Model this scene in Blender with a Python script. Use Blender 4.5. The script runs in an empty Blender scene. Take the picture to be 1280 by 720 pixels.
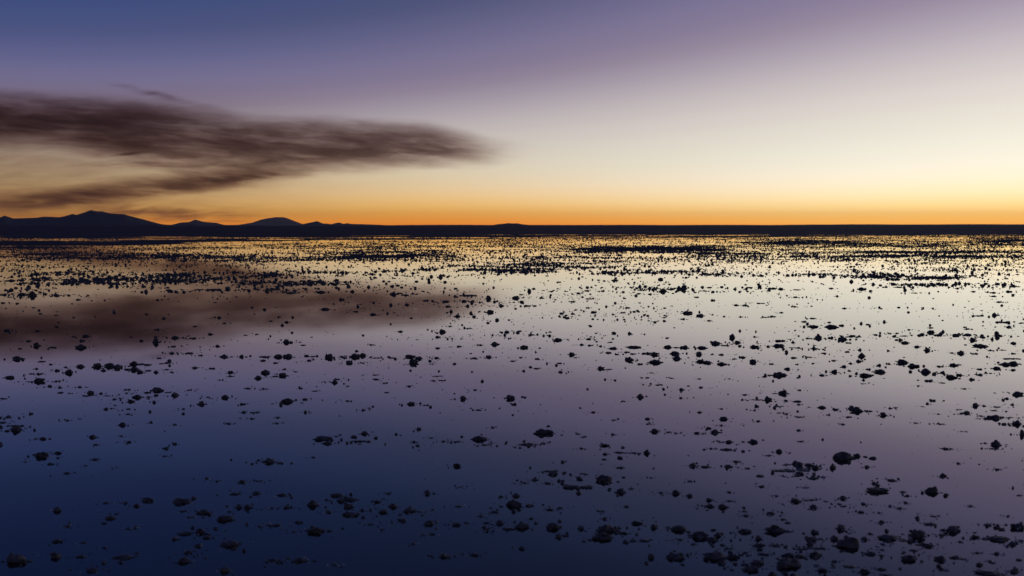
import bpy, bmesh, math
import numpy as np

# ------------------------------------------------------------------ camera
scene = bpy.context.scene
col = scene.collection
F_PX, HORIZON, CAM_H = 1256.0, 282.0, 1.6          # focal length and horizon row of the 1280x720 photograph
cam = bpy.data.cameras.new('camera')
cam.sensor_width = 36.0
cam.lens = F_PX / 1280.0 * 36.0
cam.clip_start, cam.clip_end = 0.05, 400000.0
cam.dof.use_dof = True
cam.dof.focus_distance = 22.0
cam.dof.aperture_fstop = 3.5
cam_ob = bpy.data.objects.new('camera', cam)
cam_ob.location = (0, 0, CAM_H)
PITCH = math.atan((360.0 - HORIZON) / F_PX)
cam_ob.rotation_euler = (math.radians(90) - PITCH, 0, 0)
col.objects.link(cam_ob)
scene.camera = cam_ob

# ------------------------------------------------------------------ dusk sky, sun already below the horizon
def lin(c):
    return tuple((v / 255 / 12.92 if v / 255 <= 0.04045 else ((v / 255 + 0.055) / 1.055) ** 2.4) for v in c) + (1.0,)

SUN_AZ = 0.65                                       # radians to the right of the view axis
world = bpy.data.worlds.new('World')
scene.world = world
world.use_nodes = True
nt = world.node_tree
nt.nodes.clear()

class G:
    """small helper for node graphs"""
    def __init__(self, tree): self.t = tree
    def n(self, kind, **kw):
        nd = self.t.nodes.new(kind)
        for k, v in kw.items(): setattr(nd, k, v)
        return nd
    def put(self, sock, v):
        if isinstance(v, bpy.types.NodeSocket): self.t.links.new(v, sock)
        else: sock.default_value = v
    def m(self, op, a, b=None, c=None, clamp=False):
        nd = self.n('ShaderNodeMath', operation=op, use_clamp=clamp)
        self.put(nd.inputs[0], a)
        if b is not None: self.put(nd.inputs[1], b)
        if c is not None: self.put(nd.inputs[2], c)
        return nd.outputs[0]
    def gauss(self, v, centre, sigma):
        d = self.m('DIVIDE', self.m('SUBTRACT', v, centre), sigma)
        return self.m('EXPONENT', self.m('MULTIPLY', self.m('MULTIPLY', d, d), -1.0))
    def smooth(self, v, a, b, lo=0.0, hi=1.0):
        nd = self.n('ShaderNodeMapRange', interpolation_type='SMOOTHSTEP')
        self.put(nd.inputs['Value'], v)
        self.put(nd.inputs['From Min'], a); self.put(nd.inputs['From Max'], b)
        self.put(nd.inputs['To Min'], lo); self.put(nd.inputs['To Max'], hi)
        return nd.outputs['Result']

g = G(nt)
tc = g.n('ShaderNodeTexCoord')
sep = g.n('ShaderNodeSeparateXYZ')
nt.links.new(tc.outputs['Generated'], sep.inputs[0])
X, Y, Z = sep.outputs
az = g.m('ARCTAN2', X, Y)
elev = g.m('MAXIMUM', g.m('ARCSINE', Z), 0.0)
# the twilight arch: its height falls off away from the sun's azimuth
E = g.m('ADD', g.m('MULTIPLY', g.gauss(az, SUN_AZ, 0.65), 0.10), 0.085)
t = g.m('DIVIDE', elev, E)
pos = g.m('DIVIDE', t, g.m('ADD', t, 2.0))
stops = [(0.0, (246, 166, 66)), (.0147, (250, 176, 76)), (.0488, (252, 190, 95)), (.107, (253, 214, 140)), (.171, (252, 228, 178)),
         (.24, (250, 234, 202)), (.317, (245, 235, 214)), (.44, (235, 230, 213)), (.586, (226, 219, 207)), (.733, (214, 205, 200)),
         (.879, (196, 186, 189)), (1.026, (173, 162, 174)), (1.172, (150, 137, 157)), (1.294, (136, 124, 151)), (1.45, (123, 115, 147)), (1.62, (105, 102, 137)),
         (1.87, (80, 84, 119)), (2.2, (62, 74, 114)), (2.5, (48, 62, 102)), (3.1, (38, 52, 92)), (4.5, (30, 43, 82)), (8.0, (21, 30, 62)), (20.0, (13, 19, 42))]
ramp = g.n('ShaderNodeValToRGB')
els = ramp.color_ramp.elements
while len(els) > 1: els.remove(els[-1])
els[0].position = 0.0
els[0].color = lin(stops[0][1])
for tv, c in stops[1:]:
    e = els.new(tv / (tv + 2.0)); e.color = lin(c)
nt.links.new(pos, ramp.inputs[0])
glow = g.m('ADD', g.m('MULTIPLY', g.gauss(az, SUN_AZ, 1.5), 0.94), 0.06)     # the glow along the horizon fades with azimuth
low = g.smooth(t, 0.3, 2.2)
bright = g.m('ADD', g.m('MULTIPLY', glow, g.m('SUBTRACT', 1.0, low)), low)
bright = g.m('MULTIPLY', bright, g.m('ADD', 1.0, g.m('MULTIPLY', g.m('EXPONENT', g.m('MULTIPLY', elev, -28.0)), 0.64)))
bright = g.m('MULTIPLY', bright, g.m('ADD', 1.0, g.m('MULTIPLY', g.gauss(az, SUN_AZ, 0.42), 0.13)))
vm = g.n('ShaderNodeVectorMath', operation='SCALE')
nt.links.new(ramp.outputs[0], vm.inputs[0]); nt.links.new(bright, vm.inputs['Scale'])
# thicker, smokier air away from the sun reddens the low sky there; higher up the sky turns bluer
away = g.smooth(az, 0.38, -0.12)
amber = g.m('MULTIPLY', away, g.gauss(elev, 0.0, g.m('ADD', g.m('MULTIPLY', g.smooth(az, 0.05, -0.5), 0.022), 0.05)))
blue = g.m('MULTIPLY', g.smooth(az, 0.1, -0.5), g.smooth(t, 1.0, 2.0))
def tint(vec_in, fac, c):
    mx = g.n('ShaderNodeMix', data_type='RGBA')
    g.put(mx.inputs['Factor'], fac); mx.inputs[6].default_value = (1, 1, 1, 1); mx.inputs[7].default_value = c + (1,)
    mu = g.n('ShaderNodeVectorMath', operation='MULTIPLY')
    nt.links.new(vec_in, mu.inputs[0]); nt.links.new(mx.outputs[2], mu.inputs[1])
    return mu.outputs[0]
skycol = tint(tint(vm.outputs[0], amber, (0.99, 0.66, 0.26)), blue, (0.93, 1.04, 1.22))
sky = g.n('ShaderNodeTexSky', sky_type='NISHITA', sun_disc=False)
sky.sun_elevation = math.radians(-4.0)
sky.sun_rotation = SUN_AZ
sky.altitude = 3650.0
skys = g.n('ShaderNodeVectorMath', operation='SCALE')
nt.links.new(sky.outputs[0], skys.inputs[0]); skys.inputs['Scale'].default_value = 0.05
add = g.n('ShaderNodeVectorMath', operation='ADD')
nt.links.new(skycol, add.inputs[0]); nt.links.new(skys.outputs[0], add.inputs[1])
bg = g.n('ShaderNodeBackground'); bg.inputs['Strength'].default_value = 1.0
wout = g.n('ShaderNodeOutputWorld')
nt.links.new(add.outputs[0], bg.inputs['Color']); nt.links.new(bg.outputs[0], wout.inputs['Surface'])

scene.view_settings.view_transform = 'Standard'
scene.view_settings.look = 'None'
scene.view_settings.exposure = 0.0
scene.view_settings.gamma = 1.0
scene.view_settings.use_curve_mapping = False
scene.render.engine = 'CYCLES'
scene.cycles.use_denoising = True
scene.cycles.max_bounces = 6
scene.cycles.volume_bounces = 0
scene.cycles.transparent_max_bounces = 12

rng = np.random.default_rng(11)

# ------------------------------------------------------------------ helpers
def material(name):
    m = bpy.data.materials.new(name); m.use_nodes = True
    return m, G(m.node_tree), m.node_tree.nodes['Principled BSDF'], m.node_tree.nodes['Material Output']

def mesh_from(name, verts, faces, smooth=True):
    me = bpy.data.meshes.new(name)
    verts = np.asarray(verts, np.float32); faces = np.asarray(faces, np.int32)
    k = faces.shape[1]
    me.vertices.add(len(verts)); me.vertices.foreach_set('co', verts.ravel())
    me.loops.add(faces.size); me.loops.foreach_set('vertex_index', faces.ravel())
    me.polygons.add(len(faces))
    me.polygons.foreach_set('loop_start', np.arange(0, faces.size, k, dtype=np.int32))
    me.polygons.foreach_set('loop_total', np.full(len(faces), k, np.int32))
    me.update(calc_edges=True); me.validate()
    if smooth: me.polygons.foreach_set('use_smooth', np.ones(len(me.polygons), bool))
    return me

def link(name, me, mat, loc=(0, 0, 0), **props):
    ob = bpy.data.objects.new(name, me); ob.location = loc
    me.materials.clear(); me.materials.append(mat)
    for k, v in props.items(): ob[k] = v
    col.objects.link(ob)
    return ob

def ground(px, py):
    """point of the water surface seen at a pixel of the 1280x720 photograph"""
    py = np.maximum(np.asarray(py, float), HORIZON + 0.5)
    cx, cy = (np.asarray(px, float) - 640) / F_PX, (360 - py) / F_PX
    dy = math.cos(PITCH) + cy * math.sin(PITCH); dz = cy * math.cos(PITCH) - math.sin(PITCH)
    s = -CAM_H / dz
    return cx * s, dy * s

def to_px(x, y):
    dx, dy, dz = x, y, -CAM_H
    dep = dy * math.cos(PITCH) - dz * math.sin(PITCH)
    up = dy * math.sin(PITCH) + dz * math.cos(PITCH)
    return 640 + F_PX * dx / dep, 360 - F_PX * up / dep

def value_noise(x, y, seed=0, octaves=3):
    out = np.zeros_like(x, float); amp = 1.0; tot = 0
    for o in range(octaves):
        r = np.random.default_rng(seed * 31 + o).random((256, 256))
        xi, yi = np.floor(x).astype(int), np.floor(y).astype(int)
        fx, fy = x - xi, y - yi
        fx, fy = fx * fx * (3 - 2 * fx), fy * fy * (3 - 2 * fy)
        a, b = r[xi % 256, yi % 256], r[(xi + 1) % 256, yi % 256]
        c, d = r[xi % 256, (yi + 1) % 256], r[(xi + 1) % 256, (yi + 1) % 256]
        out += amp * ((a * (1 - fx) + b * fx) * (1 - fy) + (c * (1 - fx) + d * fx) * fy)
        tot += amp; amp *= 0.5; x = x * 2.03 + 17.1; y = y * 2.03 + 5.7
    return out / tot

# ------------------------------------------------------------------ water
wm, gw, bs, wo = material('shallow brine')
bs.inputs['Base Color'].default_value = (0.006, 0.008, 0.014, 1)
bs.inputs['Roughness'].default_value = 0.035
bs.inputs['IOR'].default_value = 1.40
bs.inputs['Coat Weight'].default_value = 0.5
bs.inputs['Coat IOR'].default_value = 1.38
bs.inputs['Coat Roughness'].default_value = 0.02
wtc = gw.n('ShaderNodeTexCoord')
n1 = gw.n('ShaderNodeTexNoise'); n1.inputs['Scale'].default_value = 3.2; n1.inputs['Detail'].default_value = 3.0
n2 = gw.n('ShaderNodeTexNoise'); n2.inputs['Scale'].default_value = 0.35; n2.inputs['Detail'].default_value = 2.0
wm.node_tree.links.new(wtc.outputs['Object'], n1.inputs['Vector'])
wm.node_tree.links.new(wtc.outputs['Object'], n2.inputs['Vector'])
hgt = gw.m('ADD', gw.m('MULTIPLY', n1.outputs['Fac'], 0.16), n2.outputs['Fac'])
bmp = gw.n('ShaderNodeBump'); bmp.inputs['Strength'].default_value = 0.5; bmp.inputs['Distance'].default_value = 0.004
wm.node_tree.links.new(hgt, bmp.inputs['Height'])
wm.node_tree.links.new(bmp.outputs[0], bs.inputs['Normal'])
wv = [(-1300, -1300, 0), (1300, -1300, 0), (1300, 1300, 0), (-1300, 1300, 0)]
link('shallow_water', mesh_from('shallow_water', wv, [(0, 1, 2, 3)], False), wm, kind='structure',
     label='still shallow water mirroring the dusk sky')

# ------------------------------------------------------------------ salt flat: bed under the water, dry crust beyond the shore, out to the horizon
sm, gs, bs, so = material('dry salt crust')
stc = gs.n('ShaderNodeTexCoord')
n1 = gs.n('ShaderNodeTexNoise'); n1.inputs['Scale'].default_value = 0.02; n1.inputs['Detail'].default_value = 8.0
sm.node_tree.links.new(stc.outputs['Object'], n1.inputs['Vector'])
cr = gs.n('ShaderNodeValToRGB')
cr.color_ramp.elements[0].color = (0.085, 0.080, 0.098, 1); cr.color_ramp.elements[0].position = 0.3
cr.color_ramp.elements[1].color = (0.140, 0.130, 0.155, 1); cr.color_ramp.elements[1].position = 0.7
sm.node_tree.links.new(n1.outputs['Fac'], cr.inputs[0]); sm.node_tree.links.new(cr.outputs[0], bs.inputs['Base Color'])
bs.inputs['Roughness'].default_value = 0.95; bs.inputs['Specular IOR Level'].default_value = 0.05
ang = np.concatenate([np.linspace(-math.pi, -0.72, 60)[:-1], np.linspace(-0.72, 0.72, 420), np.linspace(0.72, math.pi, 60)[1:]])
na, nr = len(ang), 420
rad = np.concatenate([np.geomspace(1.5, 90, 40), np.geomspace(92, 700, nr - 100), np.geomspace(720, 74000, 60)])
AA, RR = np.meshgrid(ang, rad)
gx, gy = RR * np.sin(AA), RR * np.cos(AA)
sx, sy = to_px(gx, np.maximum(gy, 1.0))
# distance of the shore along each direction
xs = [-4000, 0, 90, 150, 230, 330, 450, 560, 640, 760, 900, 1010, 1150, 1280, 5000]
ys = [297, 300.2, 301, 300.5, 298.3, 297.2, 296.0, 295.6, 295.2, 294.6, 293.6, 293.0, 292.6, 292.6, 292]
shore_row = np.interp(sx, xs, ys) + 1.3
shore = CAM_H * F_PX / (shore_row - HORIZON)
dist = np.where(np.abs(AA) < 0.9, RR * np.cos(AA), RR)
wob = 0.6 * (value_noise(gx / 70 + 40, gy / 34 + 40, 3, 3) - 0.5) + 0.8 * (value_noise(gx / 16 + 40, gy / 11 + 40, 4, 3) - 0.5)
zz = np.clip((dist - shore) / 45, -1, 1.6) * 0.05 + wob * 0.16 * np.clip(dist / 60, 0, 1)
zz = np.where(dist > 420, np.maximum(zz, 0.02), zz)
zz = np.where((dist < 80) | ((np.abs(AA) > 0.9) & (RR < 150)), -0.05, zz)
V = np.stack([gx, gy, zz], -1).reshape(-1, 3)
i = np.arange((len(rad) - 1) * na).reshape(len(rad) - 1, na)[:, :-1].ravel()
link('salt_flat', mesh_from('salt_flat', V, np.stack([i, i + 1, i + na + 1, i + na], -1)), sm, kind='structure',
     label='dark dry salt flat reaching to the horizon beyond the water')

# ------------------------------------------------------------------ far mountains and low land on the horizon
mm, gm, bs, mo = material('bare mountain rock')
mtc = gm.n('ShaderNodeTexCoord')
n1 = gm.n('ShaderNodeTexNoise'); n1.inputs['Scale'].default_value = 0.0009; n1.inputs['Detail'].default_value = 9.0
mm.node_tree.links.new(mtc.outputs['Object'], n1.inputs['Vector'])
cr = gm.n('ShaderNodeValToRGB')
cr.color_ramp.elements[0].color = (0.075, 0.082, 0.095, 1); cr.color_ramp.elements[0].position = 0.3
cr.color_ramp.elements[1].color = (0.130, 0.135, 0.150, 1); cr.color_ramp.elements[1].position = 0.72
mm.node_tree.links.new(n1.outputs['Fac'], cr.inputs[0]); mm.node_tree.links.new(cr.outputs[0], bs.inputs['Base Color'])
bs.inputs['Roughness'].default_value = 0.95; bs.inputs['Specular IOR Level'].default_value = 0.1

def mountain(name, pts, D, depth, label, seed, step=0.75):
    """skyline given as (column, row) of the photograph, standing D metres away and depth metres deep"""
    pts = np.array(pts, float)
    px = np.arange(pts[0, 0], pts[-1, 0] + step * 0.5, step)
    top = np.interp(px, pts[:, 0], pts[:, 1])
    h = np.maximum(HORIZON - top, 0) / F_PX * D
    nd = 26
    s = np.linspace(-1, 1, nd)
    x = (px - 640) / F_PX * D
    XX, SS = np.meshgrid(x, s)
    H = np.tile(h, (nd, 1))
    k = D / 30000.0
    rid = np.abs(value_noise(XX / (420 * k) + 9, SS * 5 + 3, seed, 4) - 0.5) * 2
    prof = np.clip(1 - np.abs(SS) ** 1.25, 0, 1)
    # the crest wanders back and forth; spurs and gullies run down from it
    off = (value_noise(x / (900 * k), x * 0 + 2.2, seed + 5, 3) - 0.5) * depth * 0.35
    ZZ = H * prof * (1 - 0.45 * rid * (1 - prof) * 1.6) - 6
    YY = D + SS * depth / 2 + off[None, :] * prof
    Vv = np.stack([XX * YY / D, YY, ZZ], -1).reshape(-1, 3)
    n = len(px)
    q = np.arange((nd - 1) * n).reshape(nd - 1, n)[:, :-1].ravel()
    Fc = np.stack([q, q + 1, q + n + 1, q + n], -1)
    cx, cy = Vv[:, 0].mean(), Vv[:, 1].mean()
    Vv[:, 0] -= cx; Vv[:, 1] -= cy
    return link(name, mesh_from(name, Vv, Fc), mm, (cx, cy, 0), kind='structure', label=label)

mountain('mountain', [(-160, 276), (-120, 270), (-70, 273), (-30, 271), (0, 271.5), (7.5, 268.8), (18, 272.4), (30, 272), (47, 271.5), (56, 270.3),
                      (75, 271), (82, 269.7), (92, 266.9), (97, 268), (105, 265.4), (115, 262), (122, 263.4), (129, 263.5), (139, 266),
                      (156, 267.2), (165, 269.7), (180, 273.4), (191, 276.6), (202, 279.6), (216, 281.5), (222, 283)],
         24000, 3600, 'long dark mountain range with the highest peak on the horizon', 1)
mountain('hill', [(208, 283), (217, 280.3), (226, 278), (237.5, 277.2), (245, 274), (254, 276.6), (262, 277.6), (271, 278.1), (279, 280.4), (292, 283)],
         44000, 3600, 'small pointed hill between the long range and the flat-topped mountain', 2, 0.5)
mountain('mountain', [(290, 283), (301, 280.5), (316, 278), (327.5, 274), (335, 272.5), (346, 271), (355.6, 271.2), (361, 272.9), (369, 276.2), (378, 279.6), (386, 283)],
         74500, 5000, 'greyish flat-topped mountain standing alone on the horizon', 3, 0.5)
mountain('hill', [(372, 283), (378, 280), (387.5, 278.1), (397, 276), (404, 279), (410, 279.2), (414, 280), (424, 277.8), (430, 279.6), (434, 278.7),
                  (440, 279.6), (462, 280.2), (480, 281), (496, 283)],
         46000, 3000, 'low row of knobbly hills beside the flat-topped mountain', 4, 0.4)
mountain('island', [(604, 283), (616, 280.9), (625, 279.6), (632, 279.0), (635, 278.4), (640, 278.9), (647.5, 278.8), (653, 280), (664, 281), (680, 283)],
         30000, 2000, 'tiny dark island rising alone from the middle of the horizon', 6, 0.4)
xx = np.arange(-900, 2300, 3.0)
yy = 281.5 - 1.0 * value_noise(xx / 60 + 3, xx * 0 + 1, 21, 4) - np.clip((xx - 880) / 400, 0, 1) * 1.1
mountain('far_shore', np.stack([xx, yy], -1), 60000, 4000, 'thin line of low dark land along the horizon', 8, 3.0)

# ------------------------------------------------------------------ salt clumps read off the photograph: window origin, zoom, (centre u, centre v, width, height)
WINDOWS = [
 (0, 560, 4.5, "238,48,66,56 322,30,46,26 285,92,32,26 375,144,44,24 323,355,42,44 378,441,38,28 315,526,54,34 95,636,140,84 618,396,62,38 655,372,28,20 768,328,40,32 826,296,68,44 600,310,32,22 462,535,36,26 460,612,44,30 515,692,60,40 705,616,110,40 586,562,30,22 536,66,34,28 722,456,26,18 762,450,26,24 635,116,24,14 482,100,22,14 140,78,22,16"),
 (200, 560, 4.5, "130,305,96,58 130,356,40,24 175,390,44,24 248,366,82,42 148,483,90,36 222,475,60,50 262,506,50,28 400,546,116,62 158,590,46,34 140,640,70,56 365,692,58,50 375,402,90,58 445,336,46,38 500,336,52,34 540,256,56,34 424,260,60,24 458,192,40,30 556,188,30,26 325,188,28,20 262,172,34,18 610,80,60,46 650,78,50,16 685,267,52,24 863,322,66,60 627,340,30,24 716,338,42,28 870,470,92,66 780,420,50,26 645,436,66,26 560,442,40,18 795,636,72,42 640,634,70,26 950,362,34,32 980,658,40,26 862,54,24,18"),
 (400, 560, 4.5, "88,268,76,36 118,298,44,44 168,292,74,34 166,332,58,46 158,378,80,44 238,352,26,30 322,304,42,28 354,362,48,40 410,330,48,40 500,356,66,44 556,358,44,16 464,412,44,34 614,428,58,46 284,430,36,24 350,462,30,22 604,256,34,46 638,256,36,16 770,104,40,40 776,222,32,20 776,330,40,22 768,434,50,34 820,422,30,18 906,384,38,22 936,424,36,26 934,464,34,36 698,612,56,36 866,604,46,26 636,486,36,26 524,540,34,24 578,492,30,18 388,256,28,20"),
 (600, 560, 4.5, "186,322,78,64 205,270,44,36 117,276,36,26 80,362,56,26 282,326,52,26 116,424,46,42 160,456,70,26 238,446,80,62 288,398,36,26 416,450,80,64 568,454,36,42 716,466,110,72 680,508,120,70 812,480,66,28 235,568,36,34 704,400,30,34 390,348,50,22 456,340,44,22 682,355,44,20 548,220,150,50 702,182,92,66 790,250,64,44 850,230,34,18 410,148,56,44 400,130,70,20 310,180,50,24 380,200,38,22 254,198,36,18 464,186,28,22 462,80,32,32 586,146,46,16 790,112,34,28 820,28,90,16 888,34,24,28 938,30,34,40 702,36,34,24 700,66,26,18 820,330,30,32 886,426,60,38 980,448,42,46 922,522,64,28 1016,254,28,22 940,650,30,34 956,168,28,16"),
 (800, 560, 4.5, "212,460,84,58 330,500,100,74 410,522,64,48 222,518,40,22 300,542,30,22 200,618,100,66 264,604,36,30 418,618,126,84 512,618,60,50 588,474,64,44 760,466,110,76 822,468,30,22 664,514,40,34 664,548,70,40 768,550,66,26 694,600,60,28 660,650,80,50 620,688,90,60 584,658,40,26 830,660,150,100 830,610,80,44 896,612,66,36 986,608,64,56 968,518,60,44 1010,512,40,18 1000,566,80,26 896,568,70,20 1020,690,60,40 990,664,30,26 735,372,60,32 870,302,70,40 976,336,44,40 968,294,64,18 808,404,34,22 598,382,32,26 586,358,24,20 394,330,58,30 388,294,34,32 466,334,56,40 506,300,34,18 274,272,34,36 200,256,50,38 684,218,42,24 504,250,28,20 930,224,36,14 895,148,54,36 845,126,150,22 900,112,40,22 825,94,46,16 952,98,46,34 990,116,54,40 980,172,58,26 1034,166,20,18 784,22,36,36 724,44,30,18 500,106,50,28 540,78,32,18 360,108,56,22 300,102,34,40 274,188,32,20 484,10,62,22 605,118,28,16 766,272,24,18 808,160,26,14 490,566,44,24 590,590,30,24"),
 (1040, 560, 4.5, "74,58,112,76 196,110,30,30 256,244,116,60 558,248,66,60 62,284,42,36 166,364,38,28 30,316,40,22 66,330,36,20 182,316,34,30 326,328,26,24 380,340,28,28 410,310,28,26 425,270,26,22 340,184,56,26 624,158,32,34 708,88,22,22 930,122,28,24 548,430,72,28 568,386,52,16 278,420,32,36 54,456,56,60 75,550,150,98 322,508,110,56 470,496,80,90 550,554,56,40 292,544,36,24 436,630,84,70 604,630,60,50 684,468,78,66 622,490,50,22 806,504,46,38 918,514,140,54 852,514,32,18 1046,448,80,62 872,434,42,22 998,546,32,20 928,596,38,30 690,618,44,30 728,624,32,22 870,706,130,50 1020,698,44,36 616,684,30,30 276,684,60,30 94,668,66,28 184,700,60,50 210,598,76,36 284,574,36,22 186,516,38,44 724,530,32,22 462,578,58,24 820,592,28,20 884,638,26,24 405,524,60,16 1064,522,40,20 776,328,20,20 984,386,24,18 1018,226,16,26 268,366,26,18 640,6,34,26 915,4,50,14 1054,268,20,16 300,715,60,20 14,638,30,26"),
 (0, 420, 4.5, "210,56,44,34 455,66,58,38 462,28,38,22 485,4,40,20 98,130,66,40 294,66,42,16 158,30,26,22 110,72,34,14 878,36,40,52 984,12,40,28 795,28,30,20 976,60,38,16 452,174,46,34 550,172,46,44 612,170,66,36 660,180,54,44 582,196,34,22 755,160,54,36 806,160,110,18 760,190,50,40 790,205,40,30 718,190,44,18 384,208,44,40 374,176,34,14 318,196,34,24 222,256,62,44 170,256,40,10 220,214,36,24 60,236,50,28 180,214,28,14 284,284,38,26 328,292,36,20 345,320,40,18 326,256,32,24 448,288,28,20 508,322,42,36 480,338,40,18 570,324,24,20 646,356,34,22 718,302,36,20 718,322,32,14 774,346,58,36 735,370,42,26 880,308,70,42 826,320,34,20 834,344,24,16 940,318,30,14 938,152,44,20 876,206,34,26 834,196,30,18 938,190,34,12 892,126,26,16 174,438,30,26 50,456,48,20 18,488,40,20 82,530,70,56 95,506,60,20 692,502,46,36 846,488,28,22 522,570,36,32 544,612,34,18 728,598,34,24 240,580,40,30 720,412,30,16 724,440,32,16 634,408,22,16 380,476,28,16 20,354,40,16 688,564,26,16 4,612,20,40 206,186,18,20 286,160,22,16 236,144,40,14 598,336,34,12"),
 (200, 420, 4.5, "82,334,42,34 90,610,36,26 82,500,24,22 34,634,30,28 32,676,28,18 356,118,50,30 398,118,30,8 462,118,32,30 586,118,50,20 580,140,30,22 664,118,48,34 718,118,56,38 740,38,30,20 712,36,36,40 324,58,30,22 182,14,36,16 80,12,40,22 804,52,34,12 650,152,34,14 692,224,50,40 552,238,42,30 594,208,46,38 396,206,38,26 400,228,36,14 646,228,40,16 292,184,32,22 194,180,36,20 346,248,26,18 492,296,50,16 592,298,36,10 172,304,34,12 362,348,44,38 230,384,44,34 262,386,26,10 264,344,38,12 712,370,68,44 464,384,36,24 816,358,30,22 820,430,26,28 540,432,46,16 472,430,24,20 510,466,36,20 386,494,34,18 124,412,28,18 980,262,44,32 1000,244,40,14 830,140,44,22 876,310,24,14 910,580,90,42 940,606,46,30 610,706,70,34 662,492,32,16 230,110,26,16 165,98,44,20 704,188,30,14 70,205,30,12 60,98,40,24 660,460,24,18 792,296,24,14 850,116,60,12 762,202,26,12"),
 (400, 420, 4.5, "55,122,56,46 200,118,60,42 238,112,44,30 165,152,40,30 205,86,22,20 508,118,64,30 530,152,64,44 560,128,40,30 650,124,40,20 426,130,26,24 288,50,26,14 660,8,30,22 982,48,48,30 902,52,28,14 950,120,30,36 870,126,40,18 756,158,24,18 312,244,44,16 314,220,40,12 664,226,66,10 636,252,30,14 690,250,44,14 502,284,24,20 376,318,28,12 804,354,36,38 516,384,50,34 600,390,30,16 874,304,28,14 895,418,46,16 150,366,34,16 240,418,30,18 276,406,28,12 245,550,48,30 240,594,90,24 196,592,40,12 424,554,30,22 560,526,36,26 560,618,40,24 530,598,26,18 692,594,34,18 770,596,40,20 892,582,86,46 940,614,60,18 964,602,16,28 972,516,24,22 624,574,26,14 376,264,34,12 158,282,24,12 124,118,40,14 660,70,26,18 628,158,24,16 780,60,30,18 320,124,40,14 235,152,34,12 405,124,40,16"),
 (600, 420, 4.5, "248,66,46,32 440,24,46,26 615,18,36,18 518,106,46,34 540,122,20,14 858,64,74,26 744,72,56,20 730,96,50,20 768,104,30,14 836,136,54,36 984,150,78,36 988,106,44,32 940,100,44,22 826,92,32,20 860,102,40,14 455,204,36,22 678,184,42,30 725,188,60,8 318,184,34,16 284,176,24,22 248,198,24,20 318,130,30,16 448,154,32,14 430,166,16,22 170,352,60,46 194,386,36,24 902,344,46,36 1010,276,50,16 1032,300,18,20 345,548,80,54 380,548,60,46 384,508,22,20 254,612,78,30 310,610,40,8 355,606,26,18 584,568,32,14 550,552,24,14 750,556,34,18 702,618,48,28 744,474,42,14 637,430,26,18 940,468,30,28 946,496,34,16 982,538,46,42 570,634,24,18 622,54,34,20 572,50,30,20 735,36,28,12 680,58,24,16 184,142,28,16 230,122,28,12 706,246,20,18 760,250,20,16 605,300,12,26 914,236,26,14 960,208,22,12 808,368,22,14 656,32,20,12"),
 (800, 420, 4.5, "160,64,50,26 205,66,40,12 254,66,46,26 190,100,56,36 212,128,50,32 330,104,36,34 346,68,60,26 430,44,66,36 480,54,50,16 544,38,44,26 560,58,24,22 642,64,50,26 795,28,40,24 778,58,70,30 870,68,70,12 980,72,50,16 340,146,60,30 378,152,56,30 465,160,42,28 460,106,36,20 574,122,34,24 532,130,28,12 636,148,38,40 736,158,28,18 775,222,76,40 740,220,30,10 830,188,38,26 702,230,30,16 866,124,36,18 950,120,40,14 1022,222,38,26 1050,224,20,6 884,160,22,14 968,154,28,12 1034,98,36,16 228,304,40,26 228,350,26,20 340,290,30,16 712,360,46,44 660,360,60,6 810,324,48,42 765,324,50,8 820,364,24,20 884,370,56,20 892,386,20,18 898,306,28,18 1022,404,48,28 654,420,36,14 780,396,60,12 824,440,34,12 780,434,28,12 334,430,28,24 462,410,24,18 472,468,48,36 458,504,24,20 384,520,40,24 320,548,32,30 360,550,28,14 426,544,50,40 152,542,52,14 202,548,22,12 504,598,42,30 464,598,30,14 484,640,60,20 630,598,60,36 664,480,26,22 894,532,22,22 904,594,26,16 1028,584,14,24 400,634,28,16 590,332,30,18 886,456,36,14 1064,444,22,20 26,100,24,20 175,238,26,10 334,242,24,12 500,242,24,10"),
 (1040, 420, 4.5, "60,20,46,32 92,40,32,18 168,114,42,34 148,144,30,26 70,174,36,26 106,156,26,16 16,140,36,18 12,204,44,30 160,80,30,30 78,90,36,18 378,24,38,26 415,40,44,26 476,62,34,24 534,82,36,36 315,84,18,20 398,150,50,40 448,172,78,34 206,188,36,18 192,224,68,36 264,204,60,34 176,268,34,10 326,158,36,16 264,166,30,24 530,204,60,42 575,214,34,26 628,208,36,24 676,234,66,36 718,222,36,28 542,254,44,24 610,172,40,20 684,166,48,28 618,264,36,12 785,246,34,30 838,220,44,24 880,210,36,16 834,188,36,20 726,98,36,34 680,96,32,20 800,100,40,18 794,24,38,30 830,58,76,30 1020,42,32,26 1076,84,20,26 890,82,40,14 960,80,40,10 1010,128,90,14 970,162,66,34 1024,158,64,40 920,184,50,30 1018,192,38,20 742,298,26,16 486,282,20,18 1042,330,64,40 988,354,32,20 1018,388,26,22 135,422,76,50 104,400,36,26 216,424,28,20 285,446,40,40 92,456,36,20 326,408,28,14 358,404,22,14 564,364,32,26 536,382,16,24 510,398,20,10 806,394,34,34 854,394,20,20 756,434,46,30 715,440,30,10 910,420,36,16 836,450,22,14 914,462,66,48 864,466,28,26 956,458,24,24 1000,458,34,10 974,498,38,28 1040,496,54,46 1072,556,34,50 604,496,34,14 60,498,22,20 470,490,20,12 640,636,34,26 924,614,60,56 892,636,18,12 744,538,28,12 22,416,30,20 594,440,30,14 920,400,40,16 1018,100,32,18 712,414,26,12"),
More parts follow.
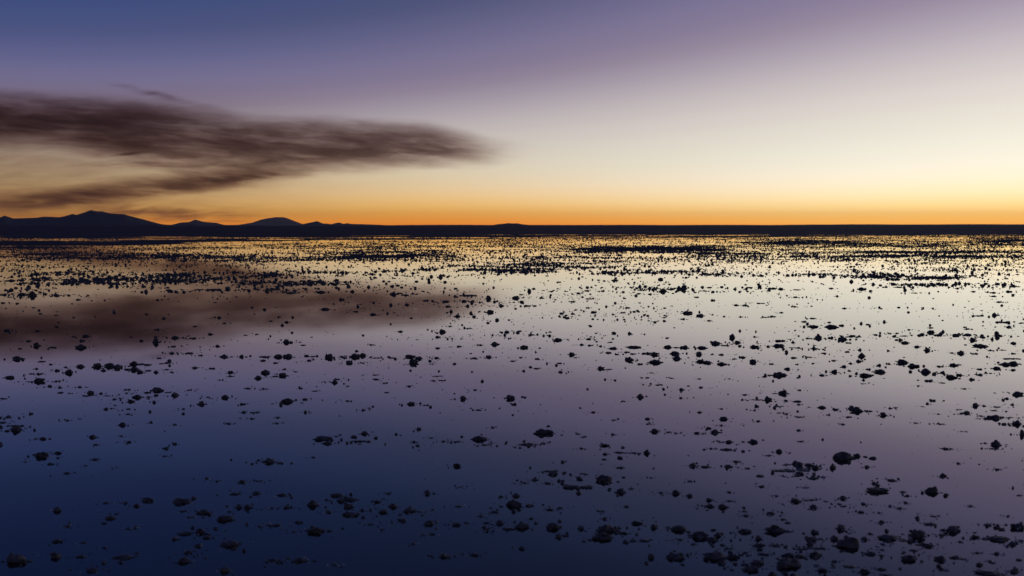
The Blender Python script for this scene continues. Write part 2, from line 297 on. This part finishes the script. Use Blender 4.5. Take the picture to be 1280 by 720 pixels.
 (0, 285, 4.964, "130,414,50,30 205,420,56,44 28,416,46,20 275,410,34,20 350,420,40,26 485,446,26,18 100,470,28,22 20,466,38,18 978,448,22,18 912,536,22,20 1016,562,24,26 535,672,46,30 232,640,30,20 42,638,32,34 974,632,34,20 968,676,26,20 878,702,28,16 460,556,22,14 348,542,22,14 70,328,50,26 240,326,40,22 515,322,40,26 600,318,60,24 690,310,50,24 745,322,44,22"),
 (215, 285, 4.964, "18,684,44,28 128,686,46,20 232,660,38,24 290,558,32,28 326,592,26,16 530,660,34,14 456,666,28,12 952,506,54,26 714,586,32,24 665,554,22,20 614,578,26,20 1052,446,34,36 748,556,16,26 920,400,60,24 260,384,80,18 170,384,60,14 530,340,60,24 710,346,50,34 610,290,120,20 525,382,50,14 740,404,60,20"),
 (430, 285, 4.964, "50,396,36,28 310,412,48,30 382,418,44,20 345,406,40,16 515,452,44,22 392,478,32,26 75,520,36,18 180,538,38,28 628,458,50,26 645,488,38,20 702,550,34,30 906,524,50,34 895,440,40,38 975,484,36,34 770,420,110,18 770,486,26,30 745,456,30,30 790,458,34,30 862,346,20,18 608,646,46,34 580,678,30,26 656,610,28,12 352,644,34,22 420,560,26,14 643,526,22,16 775,624,44,12 1030,684,26,12"),
 (640, 285, 4.964, "85,484,50,20 60,460,30,26 52,414,30,16 20,436,50,30 412,406,30,22 470,370,28,24 376,458,36,18 470,496,30,20 510,524,42,24 476,440,36,14 686,526,32,16 718,496,30,20 770,520,44,22 942,394,54,34 1050,376,30,16 942,578,28,24 945,556,22,14 296,548,22,18 282,696,60,28 48,640,30,16 110,664,60,18 478,690,38,18 728,656,26,30 962,684,24,18 858,412,30,16 780,408,36,14 185,436,26,22 240,430,20,26 566,392,30,16 470,390,36,20 800,386,36,14 822,660,20,14"),
 (850, 285, 4.964, "40,530,66,34 124,546,56,28 182,576,28,18 22,566,36,18 348,480,36,20 406,480,36,20 500,468,48,18 702,488,28,18 718,430,32,16 1018,500,32,18 826,562,42,16 768,582,34,22 818,614,60,26 934,616,80,36 990,606,20,18 712,636,18,14 574,550,34,22 536,554,50,10 628,526,24,16 568,376,50,22 708,384,80,14 100,430,34,16 204,450,28,24 490,350,30,20 185,370,36,18 940,684,40,26 1010,692,50,40 1050,676,50,16 462,676,26,14 272,550,22,16 376,552,28,14 800,686,40,14 432,370,34,14 345,380,34,18 940,376,30,16 500,298,40,18 880,304,50,20"),
 (1060, 285, 4.964, "85,380,40,30 412,404,44,12 316,494,24,18 225,584,26,32 370,524,28,18 455,504,20,14 526,500,14,20 122,600,26,16 518,650,46,32 550,666,40,24 440,668,30,24 460,662,30,30 745,664,60,24 670,668,50,28 936,670,60,26 998,616,44,28 955,586,64,22 934,460,34,18 908,424,42,14 998,396,36,28 800,546,70,14 175,664,36,18 30,670,50,16 344,670,70,12 372,632,26,18 570,660,36,36 466,352,44,22 520,356,40,22 600,352,44,30 560,308,220,18 285,322,36,24 1040,364,60,12 910,402,50,18 740,628,40,16 520,620,30,16 1075,590,30,16 680,376,30,14 310,368,60,14 232,368,40,18 260,656,30,14 302,654,26,14 838,680,40,20"),
]
C = []
for ox, oy, z, txt in WINDOWS:
    for tok in txt.split():
        u, v, w, h = map(float, tok.split(','))
        C.append((ox + u / z, oy + v / z, w / z, h / z))
C = np.array(C)
order = np.argsort(-(C[:, 2] * C[:, 3]))
C = C[order]

cm, gc, bs, co = material('wet muddy salt')
ctc = gc.n('ShaderNodeTexCoord')
n1 = gc.n('ShaderNodeTexNoise'); n1.inputs['Scale'].default_value = 26.0; n1.inputs['Detail'].default_value = 6.0
n2 = gc.n('ShaderNodeTexNoise'); n2.inputs['Scale'].default_value = 160.0; n2.inputs['Detail'].default_value = 4.0
geo = gc.n('ShaderNodeNewGeometry')
for n in (n1, n2): cm.node_tree.links.new(geo.outputs['Position'], n.inputs['Vector'])
cr = gc.n('ShaderNodeValToRGB')
cr.color_ramp.elements[0].color = (0.045, 0.038, 0.034, 1); cr.color_ramp.elements[0].position = 0.32
cr.color_ramp.elements[1].color = (0.26, 0.24, 0.23, 1); cr.color_ramp.elements[1].position = 0.70
cm.node_tree.links.new(n1.outputs['Fac'], cr.inputs[0]); cm.node_tree.links.new(cr.outputs[0], bs.inputs['Base Color'])
bs.inputs['Roughness'].default_value = 0.55
bmp = gc.n('ShaderNodeBump'); bmp.inputs['Strength'].default_value = 0.8; bmp.inputs['Distance'].default_value = 0.006
cm.node_tree.links.new(n2.outputs['Fac'], bmp.inputs['Height']); cm.node_tree.links.new(bmp.outputs[0], bs.inputs['Normal'])

def ico(sub):
    b = bmesh.new(); bmesh.ops.create_icosphere(b, subdivisions=sub, radius=1.0)
    b.verts.ensure_lookup_table()
    v = np.array([q.co[:] for q in b.verts]); f = np.array([[q.index for q in p.verts] for p in b.faces]); b.free()
    return v, f
ICO = {s: ico(s) for s in (1, 2, 3, 4)}
ICO[-1] = (np.array([(1, .1, -.15), (0, 1, -.15), (-1, .1, -.15), (0, -1, -.15), (0, 0, 1.0), (.45, -.1, .75), (-.4, .1, .8)]),
           np.array([(0, 1, 5), (1, 4, 5), (1, 6, 4), (1, 2, 6), (2, 3, 6), (3, 4, 6), (3, 5, 4), (3, 0, 5)]))   # open below the water
ICO[0] = (np.array([(1, 0, 0), (0, 1, 0), (-1, 0, 0), (0, -1, 0), (0, 0, 1), (0, 0, -1.0)]),
          np.array([(0, 1, 4), (1, 2, 4), (2, 3, 4), (3, 0, 4), (1, 0, 5), (2, 1, 5), (3, 2, 5), (0, 3, 5)]))

def lobe(sub, c, r, rough, rs):
    """one knobbly lump: a sphere pushed out by billowing folds, then scaled and set down at c"""
    v, f = ICO[sub]
    d = np.zeros(len(v))
    for k, (fr, am) in enumerate(((1.6, .55), (3.1, .42), (6.0, .27), (11.0, .14))[:sub]):
        for _ in range(3):
            w = rs.normal(size=3); w /= np.linalg.norm(w)
            d += am / 1.7 * (np.abs(np.sin(fr * (v @ w) + rs.random() * 6.28)) - 0.6)
    return v * (1 + rough * d)[:, None] * np.array(r) + np.array(c), f

def clump_mesh(name, W, Dp, H, fine, rs, sliver):
    vs, fs, n = [], [], 0
    def addl(sub, c, r, rough):
        nonlocal n
        v, f = lobe(sub, c, r, rough, rs); vs.append(v); fs.append(f + n); n += len(v)
    hi, lo = (4, 3) if fine else (3, 2)
    if sliver:                                       # a low row of lumps barely above the water
        k = rs.integers(3, 6)
        for j in range(k):
            u = -0.42 + 0.84 * (j + rs.uniform(-.2, .2)) / (k - 1)
            s = rs.uniform(.55, 1.0)
            addl(lo, (u * W, rs.normal() * .1 * Dp, 0), (W / k * rs.uniform(.55, .85), Dp * .4 * s, H * s), .7)
    else:
        ex = rs.uniform(-.1, .1)
        addl(hi, (ex * W, 0, H * .12), (W * .34, Dp * .38, H * .84), .85)
        for j in range(rs.integers(4, 9)):           # shoulders and knobs
            a = rs.uniform(0, 6.28); q = rs.uniform(.18, .34); s = rs.uniform(.14, .26)
            addl(lo, (ex * W + math.cos(a) * q * W, math.sin(a) * q * Dp, H * rs.uniform(.0, .5)), (W * s * rs.uniform(.7, 1.3), Dp * s, H * rs.uniform(.2, .5)), .9)
        for j in range(rs.integers(3, 7)):           # thin crust round the foot
            sd = rs.choice((-1, 1)); s = rs.uniform(.07, .16)
            addl(2, (sd * W * rs.uniform(.3, .54), rs.uniform(-.5, .5) * Dp, 0), (W * s, Dp * s, H * rs.uniform(.08, .25)), .7)
    return mesh_from(name, np.concatenate(vs), np.concatenate(fs))

def dims(px, py, w, h):
    x, y = ground(px, py)
    d = math.hypot(y, CAM_H)
    W = w * 0.97 * d / F_PX
    foot = 0.62 * w * CAM_H / d
    H = max(0.26 * h, (h - foot) / 2) * d / F_PX
    return x, y, W, min(0.62 * W, 0.25), H

GROUP = 'salt clumps standing in the shallow water'
N_SINGLE = 300
GEO = np.array([dims(*c)[:3] for c in C[:N_SINGLE]])
for idx in range(N_SINGLE):
    px, py, w, h = C[idx]
    x, y, W, Dp, H = dims(px, py, w, h)
    rs = np.random.default_rng(500 + idx)
    sliver = w / h > 2.9
    me = clump_mesh('salt_clump', W, Dp, H, w > 15, rs, sliver)
    size = 'very large' if W > 0.15 else 'large' if W > 0.11 else 'fist-sized' if W > 0.075 else 'small'
    if sliver: shape = 'low sliver of salt crust'
    elif w / h < 1.15: shape = 'upright knob of dark salt'
    elif w / h < 1.6: shape = 'rounded lump of dark salt'
    elif w / h < 2.2: shape = 'broad mound of dark salt'
    else: shape = 'flat wide patch of dark salt'
    gap = np.hypot(GEO[:, 0] - x, GEO[:, 1] - y) - (GEO[:, 2] + W) / 2
    gap[idx] = 9
    nb = gap < 0.12
    if not nb.any(): where = 'standing alone in still water' if gap.min() > 0.35 else 'standing apart from its neighbours in the water'
    elif nb.sum() >= 3: where = 'crowded among several other clumps'
    elif GEO[nb, 2].max() > W * 1.15: where = 'close beside a bigger clump'
    elif GEO[nb, 2].max() < W * 0.85: where = 'with a smaller clump close beside it'
    else: where = 'paired with a clump of like size'
    LABEL = size + ' ' + shape + ' ' + where
    ob = link('salt_clump', me, cm, (x, y, 0), label=LABEL, category='salt clump', group=GROUP)
    ob.rotation_euler = (0, 0, rs.uniform(-.15, .15))

# ------------------------------------------------------------------ everything smaller: uncountable crumbs of salt, one object
bands = [  # column centre, row centre, half width, half height, extra density
 (130, 320.3, 190, 2.6, 5), (340, 320.5, 130, 1.2, 3), (50, 309, 60, 1.5, 3), (110, 303.5, 130, 1.5, 3), (60, 340, 60, 4, 2.5), (110, 349.5, 130, 3.5, 3.2),
 (45, 368, 50, 4, 2), (255, 344, 60, 4.5, 3), (330, 343, 50, 2.5, 3.2), (390, 341, 60, 1.5, 3.5), (365, 354, 75, 3.5, 2.5), (270, 362, 65, 1.3, 2.5),
 (385, 366, 55, 4, 2), (320, 330, 120, 4, 2), (540, 338.3, 120, 1.6, 6), (610, 335.5, 55, 4.5, 4), (490, 320, 75, 7, 2), (565, 369, 90, 5, 1.6), (595, 378, 50, 4, 1.8),
 (690, 333.5, 60, 4, 4), (775, 341, 90, 1.8, 5), (785, 330, 50, 3.5, 3), (795, 312, 65, 2.6, 6), (725, 321, 45, 1.8, 4), (750, 363, 120, 7, 1.3), (690, 372, 55, 6, 1.3),
 (960, 343.5, 120, 1.3, 6.5), (1010, 304, 70, 2.6, 5), (875, 312, 35, 2.5, 5), (940, 325, 95, 4.5, 2.4), (960, 316, 120, 1.2, 3.5), (925, 360, 85, 4, 1.6),
 (1170, 306, 130, 1.8, 5), (1255, 300.5, 40, 2, 4), (1170, 315, 130, 1.2, 4), (1170, 322, 120, 2.2, 2.6), (1210, 338, 35, 2.6, 3), (1175, 347, 40, 1.8, 6), (1085, 346, 40, 1.2, 3),
 (1170, 357, 75, 3, 2.6), (980, 433, 140, 9, 2), (1200, 452, 90, 12, 1.8), (1150, 428, 130, 9, 1.6), (1230, 417, 60, 8, 1.8), (150, 458, 150, 9, 1.6), (330, 446, 150, 6, 1.6),
 (500, 447, 110, 5, 1.5), (740, 440, 80, 8, 1.4), (1080, 515, 110, 10, 1.2), (1220, 518, 70, 9, 1.3), (990, 585, 60, 9, .9), (1120, 668, 180, 22, 1.6), (960, 705, 110, 14, 1.8),
 (780, 662, 140, 14, .9), (480, 640, 150, 16, .7), (240, 650, 110, 20, .6), (1080, 610, 110, 14, .9),
]
clear = [(180, 398, 240, 22, .18), (450, 408, 120, 14, .35), (1000, 336.5, 90, 2.6, .12), (1150, 372, 100, 6, .12), (980, 351, 110, 2.5, .4), (680, 348, 60, 3, .5), (620, 353, 60, 4, .5),
         (950, 408, 110, 6, .35), (250, 600, 300, 22, .45), (600, 470, 300, 10, .5), (1000, 545, 320, 16, .45), (500, 560, 200, 16, .5), (1130, 592, 120, 10, .5), (640, 700, 160, 20, .4), (440, 705, 200, 16, .3), (120, 380, 110, 4, .4)]
def density(px, py, x, y):
    wgt = np.ones_like(px)
    for cx, cy, hx, hy, k in bands:
        wgt += k * (1.4 if cy < 352 else 1.0) * np.exp(-(np.abs((px - cx) / hx) ** 4) - ((py - cy) / hy) ** 2 * 0.9)
    for cx, cy, hx, hy, k in clear:
        wgt *= 1 - (0.86 - 0.86 * k) * np.exp(-((px - cx) / hx) ** 4 - ((py - cy) / hy) ** 2 * 0.8)
    n = value_noise(x / 1.1 + 50, y / 1.1 + 50, 7, 3)
    n2 = value_noise(x / 6.0 + 90, y / 6.0 + 20, 8, 3)
    clus = np.clip((n - 0.33) * 3.2, 0.05, 2.2) * np.clip((n2 - 0.25) * 2.6, 0.25, 1.6)
    return wgt * clus
pts, siz = [], []
for d0, d1, rho, smin, smax, pw in ((3.2, 8, 15.0, .005, .036, 1.7), (8, 14, 18.0, .007, .058, 1.65), (14, 24, 25.0, .013, .095, 1.5), (24, 45, 23.0, .030, .15, 1.45),
                                    (45, 85, 23.0, .048, .16, 1.4), (85, 190, 9.0, .070, .20, 1.3)):
    half = 0.66
    area = half * (d1 ** 2 - d0 ** 2)
    M = int(area * rho * 14)
    dd = np.sqrt(rng.uniform(d0 ** 2, d1 ** 2, M)); xx = dd * rng.uniform(-half, half, M)
    px, py = to_px(xx, dd)
    keep = rng.random(M) < density(px, py, xx, dd) / 14
    xx, dd = xx[keep], dd[keep]
    s = smin * (1 - rng.random(len(xx)) * (1 - (smin / smax) ** pw)) ** (-1 / pw)
    pts.append(np.stack([xx, dd], -1)); siz.append(s)
# satellites round every read-off clump, and the read-off clumps beyond the largest 300
sat_p, sat_s = [], []
big_p = []
for idx in range(len(C)):
    px, py, w, h = C[idx]
    x, y, W, Dp, H = dims(px, py, w, h)
    if idx >= N_SINGLE: big_p.append((x, y, W, Dp, H))
    for _ in range(rng.integers(3, 10)):
        a = rng.uniform(0, 6.28); q = W * rng.uniform(.5, 1.7)
        sat_p.append((x + math.cos(a) * q * 1.3, y + math.sin(a) * q)); sat_s.append(max(.005, min(W * rng.uniform(.06, .34), .07)))
pts.append(np.array(sat_p)); siz.append(np.array(sat_s))
P = np.concatenate(pts); S = np.concatenate(siz)

def crumbs(P, W, Dp, H, sub):
    v, f = ICO[sub]
    N = len(P)
    jit = 1 + rng.uniform(-.38, .38, (N, len(v)))
    vv = v[None] * jit[..., None]
    vv = vv * np.stack([W / 2, Dp / 2, H], -1)[:, None, :]
    a = rng.uniform(-.6, .6, N); c, s = np.cos(a)[:, None], np.sin(a)[:, None]
    out = np.stack([vv[..., 0] * c - vv[..., 1] * s, vv[..., 0] * s + vv[..., 1] * c, vv[..., 2]], -1)
    out[..., 0] += P[:, 0:1]; out[..., 1] += P[:, 1:2]
    ff = f[None] + (np.arange(N) * len(v))[:, None, None]
    return out.reshape(-1, 3), ff.reshape(-1, 3)
asp = rng.uniform(.45, 1.0, len(S)); hr = rng.uniform(.2, .58, len(S)) * np.where(rng.random(len(S)) < .22, .4, 1)
hr *= np.interp(P[:, 1], [20, 45, 90], [1.05, .92, .76])
near = P[:, 1] < 9.5
parts = []
far = P[:, 1] > 32
for msk, sub in ((near, 2), (~near & ~far, 1), (far, -1)):
    parts.append(crumbs(P[msk], S[msk], S[msk] * asp[msk], S[msk] * hr[msk], sub))
B = np.array(big_p)
nB = len(B)
rep = 4                                              # each built from a few overlapping lumps
Bp = np.repeat(B, rep, 0); ox = rng.uniform(-.36, .36, nB * rep); kk = rng.uniform(.35, .62, nB * rep)
parts.append(crumbs(np.stack([Bp[:, 0] + ox * Bp[:, 2], Bp[:, 1] + rng.uniform(-.3, .3, nB * rep) * Bp[:, 3]], -1), Bp[:, 2] * kk, Bp[:, 3] * .75,
                    Bp[:, 4] * (1 - 1.3 * np.abs(ox)) * rng.uniform(.7, 1.05, nB * rep), 2))
vs, fs, n = [], [], 0
for v, f in parts:
    vs.append(v); fs.append(f + n); n += len(v)
link('salt_crumbs', mesh_from('salt_crumbs', np.concatenate(vs), np.concatenate(fs)), cm, kind='stuff',
     label='countless small crumbs of dark salt scattered over the shallow water', category='salt')
print('crumbs', len(P), 'read off', len(C))

# ------------------------------------------------------------------ glints at the water's edge, painted as white specks round the nearest clumps
gm_, gg, bs, _o = material('white painted glint')
bs.inputs['Base Color'].default_value = (0.78, 0.78, 0.80, 1)
bs.inputs['Roughness'].default_value = 0.25
q = []
for px, py, w, h in C:
    x, y, W, Dp, H = dims(px, py, w, h)
    if y < 8.5 and W > 0.02:
        for _ in range(rng.integers(1, 6) + (3 if x > 1.0 else 0)):
            a = rng.uniform(0, 6.28); e = W * rng.uniform(.5, 1.1)
            q.append((x + math.cos(a) * e * 1.15, y + math.sin(a) * e * .8))
q = np.array(q)
gz = rng.uniform(.004, .0085, len(q))
v, f = crumbs(q, gz * rng.uniform(.8, 2.2, len(q)), gz, gz * rng.uniform(.35, .8, len(q)), 1)
link('glint_specks', mesh_from('glint_specks', v, f, False), gm_, kind='stuff', category='salt',
     label='tiny white specks imitating glints on the water at the feet of the clumps')

# ------------------------------------------------------------------ the cloud: a bank of smoke-dark vapour far behind the mountains
CD, CT = 82000.0, 800.0
K = CD / F_PX                                        # metres per photograph pixel at the cloud's distance
x0, x1, z0, z1 = -1150 * K, 120 * K, 4 * K, 215 * K
vb = [(x, y, z) for x in (x0, x1) for y in (CD, CD + CT) for z in (z0, z1)]
fb = [(0, 1, 3, 2), (4, 6, 7, 5), (0, 4, 5, 1), (2, 3, 7, 6), (0, 2, 6, 4), (1, 5, 7, 3)]
cl = bpy.data.materials.new('dark smoky cloud'); cl.use_nodes = True
cl.node_tree.nodes.clear()
gc = G(cl.node_tree)
ctc = gc.n('ShaderNodeTexCoord')
sp = gc.n('ShaderNodeSeparateXYZ'); cl.node_tree.links.new(ctc.outputs['Object'], sp.inputs[0])
cx = gc.m('ADD', gc.m('MULTIPLY', sp.outputs[0], 1 / K), 640.0)       # along the bank, and height above the plain counted downwards
cy = gc.m('SUBTRACT', 282.0, gc.m('MULTIPLY', sp.outputs[2], 1 / K))
def vec(x, y, z=0.0):
    c = gc.n('ShaderNodeCombineXYZ'); gc.put(c.inputs[0], x); gc.put(c.inputs[1], y); gc.put(c.inputs[2], z); return c.outputs[0]
def noise(v, detail, rough=.5):
    q = gc.n('ShaderNodeTexNoise'); q.inputs['Scale'].default_value = 1.0; q.inputs['Detail'].default_value = detail
    q.inputs['Roughness'].default_value = rough; cl.node_tree.links.new(v, q.inputs['Vector']); return q.outputs['Fac']
def curve(v, pairs):                                 # piecewise-linear height along the bank, x in -520..660
    cr_ = gc.n('ShaderNodeFloatCurve'); cv = cr_.mapping.curves[0]
    lo_, hi_ = min(p[1] for p in pairs), max(p[1] for p in pairs) + 1e-6
    nrm = [((a + 520) / 1180, (b - lo_) / (hi_ - lo_)) for a, b in pairs]
    cv.points[0].location = nrm[0]; cv.points[-1].location = nrm[-1]
    for p in nrm[1:-1]: cv.points.new(*p)
    cr_.mapping.update()
    gc.put(cr_.inputs['Value'], gc.m('DIVIDE', gc.m('ADD', v, 520.0), 1180.0))
    return gc.m('MULTIPLY_ADD', cr_.outputs[0], hi_ - lo_, lo_)
slope = gc.m('MULTIPLY_ADD', cx, -0.10, cy)
warp = noise(vec(gc.m('DIVIDE', cx, 110.0), gc.m('DIVIDE', cy, 24.0), 3.3), 6.0, .56)
wy = gc.m('ADD', cy, gc.m('MULTIPLY', gc.m('SUBTRACT', warp, .5), 16.0))
wx = gc.m('ADD', cx, gc.m('MULTIPLY', gc.m('SUBTRACT', warp, .5), 60.0))
st1 = noise(vec(gc.m('DIVIDE', wx, 105.0), gc.m('DIVIDE', gc.m('MULTIPLY_ADD', wx, -0.07, wy), 17.0), 1.0), 9.0, .6)
st2 = noise(vec(gc.m('DIVIDE', wx, 60.0), gc.m('DIVIDE', gc.m('MULTIPLY_ADD', wx, 0.06, wy), 8.0), 7.0), 6.0, .6)
top = curve(wx, [(-520, 122), (-200, 122), (0, 123), (100, 128), (180, 132), (260, 141), (340, 154), (440, 156), (510, 159), (570, 169), (640, 183), (660, 184)])
bot = curve(wx, [(-520, 186), (-200, 182), (0, 180), (60, 184), (120, 193), (190, 207), (250, 224), (300, 227), (360, 221), (440, 212), (530, 207), (580, 206), (640, 196), (660, 194)])
soft_t = gc.smooth(wy, gc.m('SUBTRACT', top, 14.0), gc.m('ADD', top, 20.0))
soft_b = gc.m('SUBTRACT', 1.0, gc.smooth(wy, gc.m('SUBTRACT', bot, 22.0), gc.m('ADD', bot, 10.0)))
body = gc.m('MULTIPLY', soft_t, soft_b)
body = gc.m('MULTIPLY', body, gc.m('SUBTRACT', 1.0, gc.smooth(cx, 530.0, 690.0)))
# the paler gap between the upper body and the streaks under it
gapc = gc.m('MULTIPLY', gc.gauss(cx, 215.0, 110.0), gc.gauss(gc.m('MULTIPLY_ADD', cx, -0.06, wy), 189.0, 11.0))
body = gc.m('MULTIPLY', body, gc.m('SUBTRACT', 1.0, gc.m('MULTIPLY', gapc, .72)))
tailc = curve(cx, [(-520, 262), (-100, 256), (30, 251), (120, 243), (200, 234), (300, 223), (400, 215), (660, 205)])
tail = gc.m('MULTIPLY', gc.gauss(gc.m('SUBTRACT', wy, tailc), 0.0, 10.5), gc.m('MULTIPLY', gc.smooth(cx, -60.0, 110.0, .35, 1.0), gc.m('SUBTRACT', 1.0, gc.smooth(cx, 240.0, 420.0))))
wisp = gc.m('MULTIPLY', gc.gauss(gc.m('MULTIPLY_ADD', cx, -0.05, wy), 257.0, 9.0), gc.m('MULTIPLY', gc.smooth(cx, 60.0, 190.0), gc.m('SUBTRACT', 1.0, gc.smooth(cx, 230.0, 360.0))))
crest = gc.m('MULTIPLY', gc.gauss(gc.m('MULTIPLY_ADD', cx, -0.2, wy), 80.0, 3.5), gc.gauss(cx, 195.0, 45.0))
veil = gc.m('MULTIPLY', gc.m('SUBTRACT', 1.0, gc.smooth(cx, -40.0, 560.0)), gc.m('MULTIPLY', gc.smooth(cy, 88.0, 175.0), gc.m('SUBTRACT', 1.0, gc.smooth(cy, 268.0, 278.0))))
c1 = gc.smooth(st1, .28, .68, .48, 1.22)
c2 = gc.smooth(st2, .34, .70, .05, 1.2)
dens = gc.m('MULTIPLY', body, gc.m('MULTIPLY', c1, 2.2))
dens = gc.m('ADD', dens, gc.m('MULTIPLY', gc.m('MULTIPLY', tail, gc.smooth(st1, .30, .66, .35, 1.2)), 2.0))
dens = gc.m('ADD', dens, gc.m('MULTIPLY', gc.m('MULTIPLY', wisp, c2), .9))
for sx_, sy_, wl, wt, sl, am in ((155, 192, 32, 3.0, .04, 1.1), (178, 205, 62, 3.2, -.01, 1.2), (235, 196, 70, 3.5, .0, .7), (330, 203, 90, 4.0, -.03, .8), (60, 252, 60, 6.0, -.06, .8)):
    line = gc.m('MULTIPLY', gc.gauss(cx, float(sx_), float(wl)), gc.gauss(gc.m('MULTIPLY_ADD', gc.m('SUBTRACT', cx, float(sx_)), -sl, wy), float(sy_), float(wt)))
    dens = gc.m('ADD', dens, gc.m('MULTIPLY', gc.m('MULTIPLY', line, c2), am))
dens = gc.m('ADD', dens, gc.m('MULTIPLY', gc.m('MULTIPLY', crest, c2), .7))
dens = gc.m('ADD', dens, gc.m('MULTIPLY', gc.m('MULTIPLY', veil, gc.smooth(st2, .2, .8, .6, 1.1)), .66))
edge = gc.m('MULTIPLY', gc.smooth(cx, -505.0, -380.0), gc.m('SUBTRACT', 1.0, gc.smooth(cx, 640.0, 740.0)))
dens = gc.m('MULTIPLY', gc.m('MULTIPLY', dens, edge), 1.0 / CT)
absn = gc.n('ShaderNodeVolumeAbsorption')
absn.inputs['Color'].default_value = (0.20, 0.02, 0.0, 1)
cl.node_tree.links.new(dens, absn.inputs['Density'])
cout = gc.n('ShaderNodeOutputMaterial')
cl.node_tree.links.new(absn.outputs[0], cout.inputs['Volume'])
link('cloud', mesh_from('cloud', vb, fb, False), cl, kind='stuff', category='cloud',
     label='long dark brown streaky cloud tapering to a point above the mountains')

# ------------------------------------------------------------------ thin dusk haze between the camera and the far mountains
hv = [(x, y, z) for x in (-79000.0, 79000.0) for y in (-79000.0, 79000.0) for z in (-1.0, 1000.0)]
hz = bpy.data.materials.new('thin haze'); hz.use_nodes = True
hz.node_tree.nodes.clear()
gh = G(hz.node_tree)
pv = gh.n('ShaderNodeVolumePrincipled')
pv.inputs['Color'].default_value = (0.95, 0.94, 1.0, 1)
pv.inputs['Density'].default_value = 7.0e-6
ho = gh.n('ShaderNodeOutputMaterial')
hz.node_tree.links.new(pv.outputs[0], ho.inputs['Volume'])
link('haze', mesh_from('haze', hv, fb, False), hz, kind='stuff', label='thin bluish dusk haze over the salt flat')
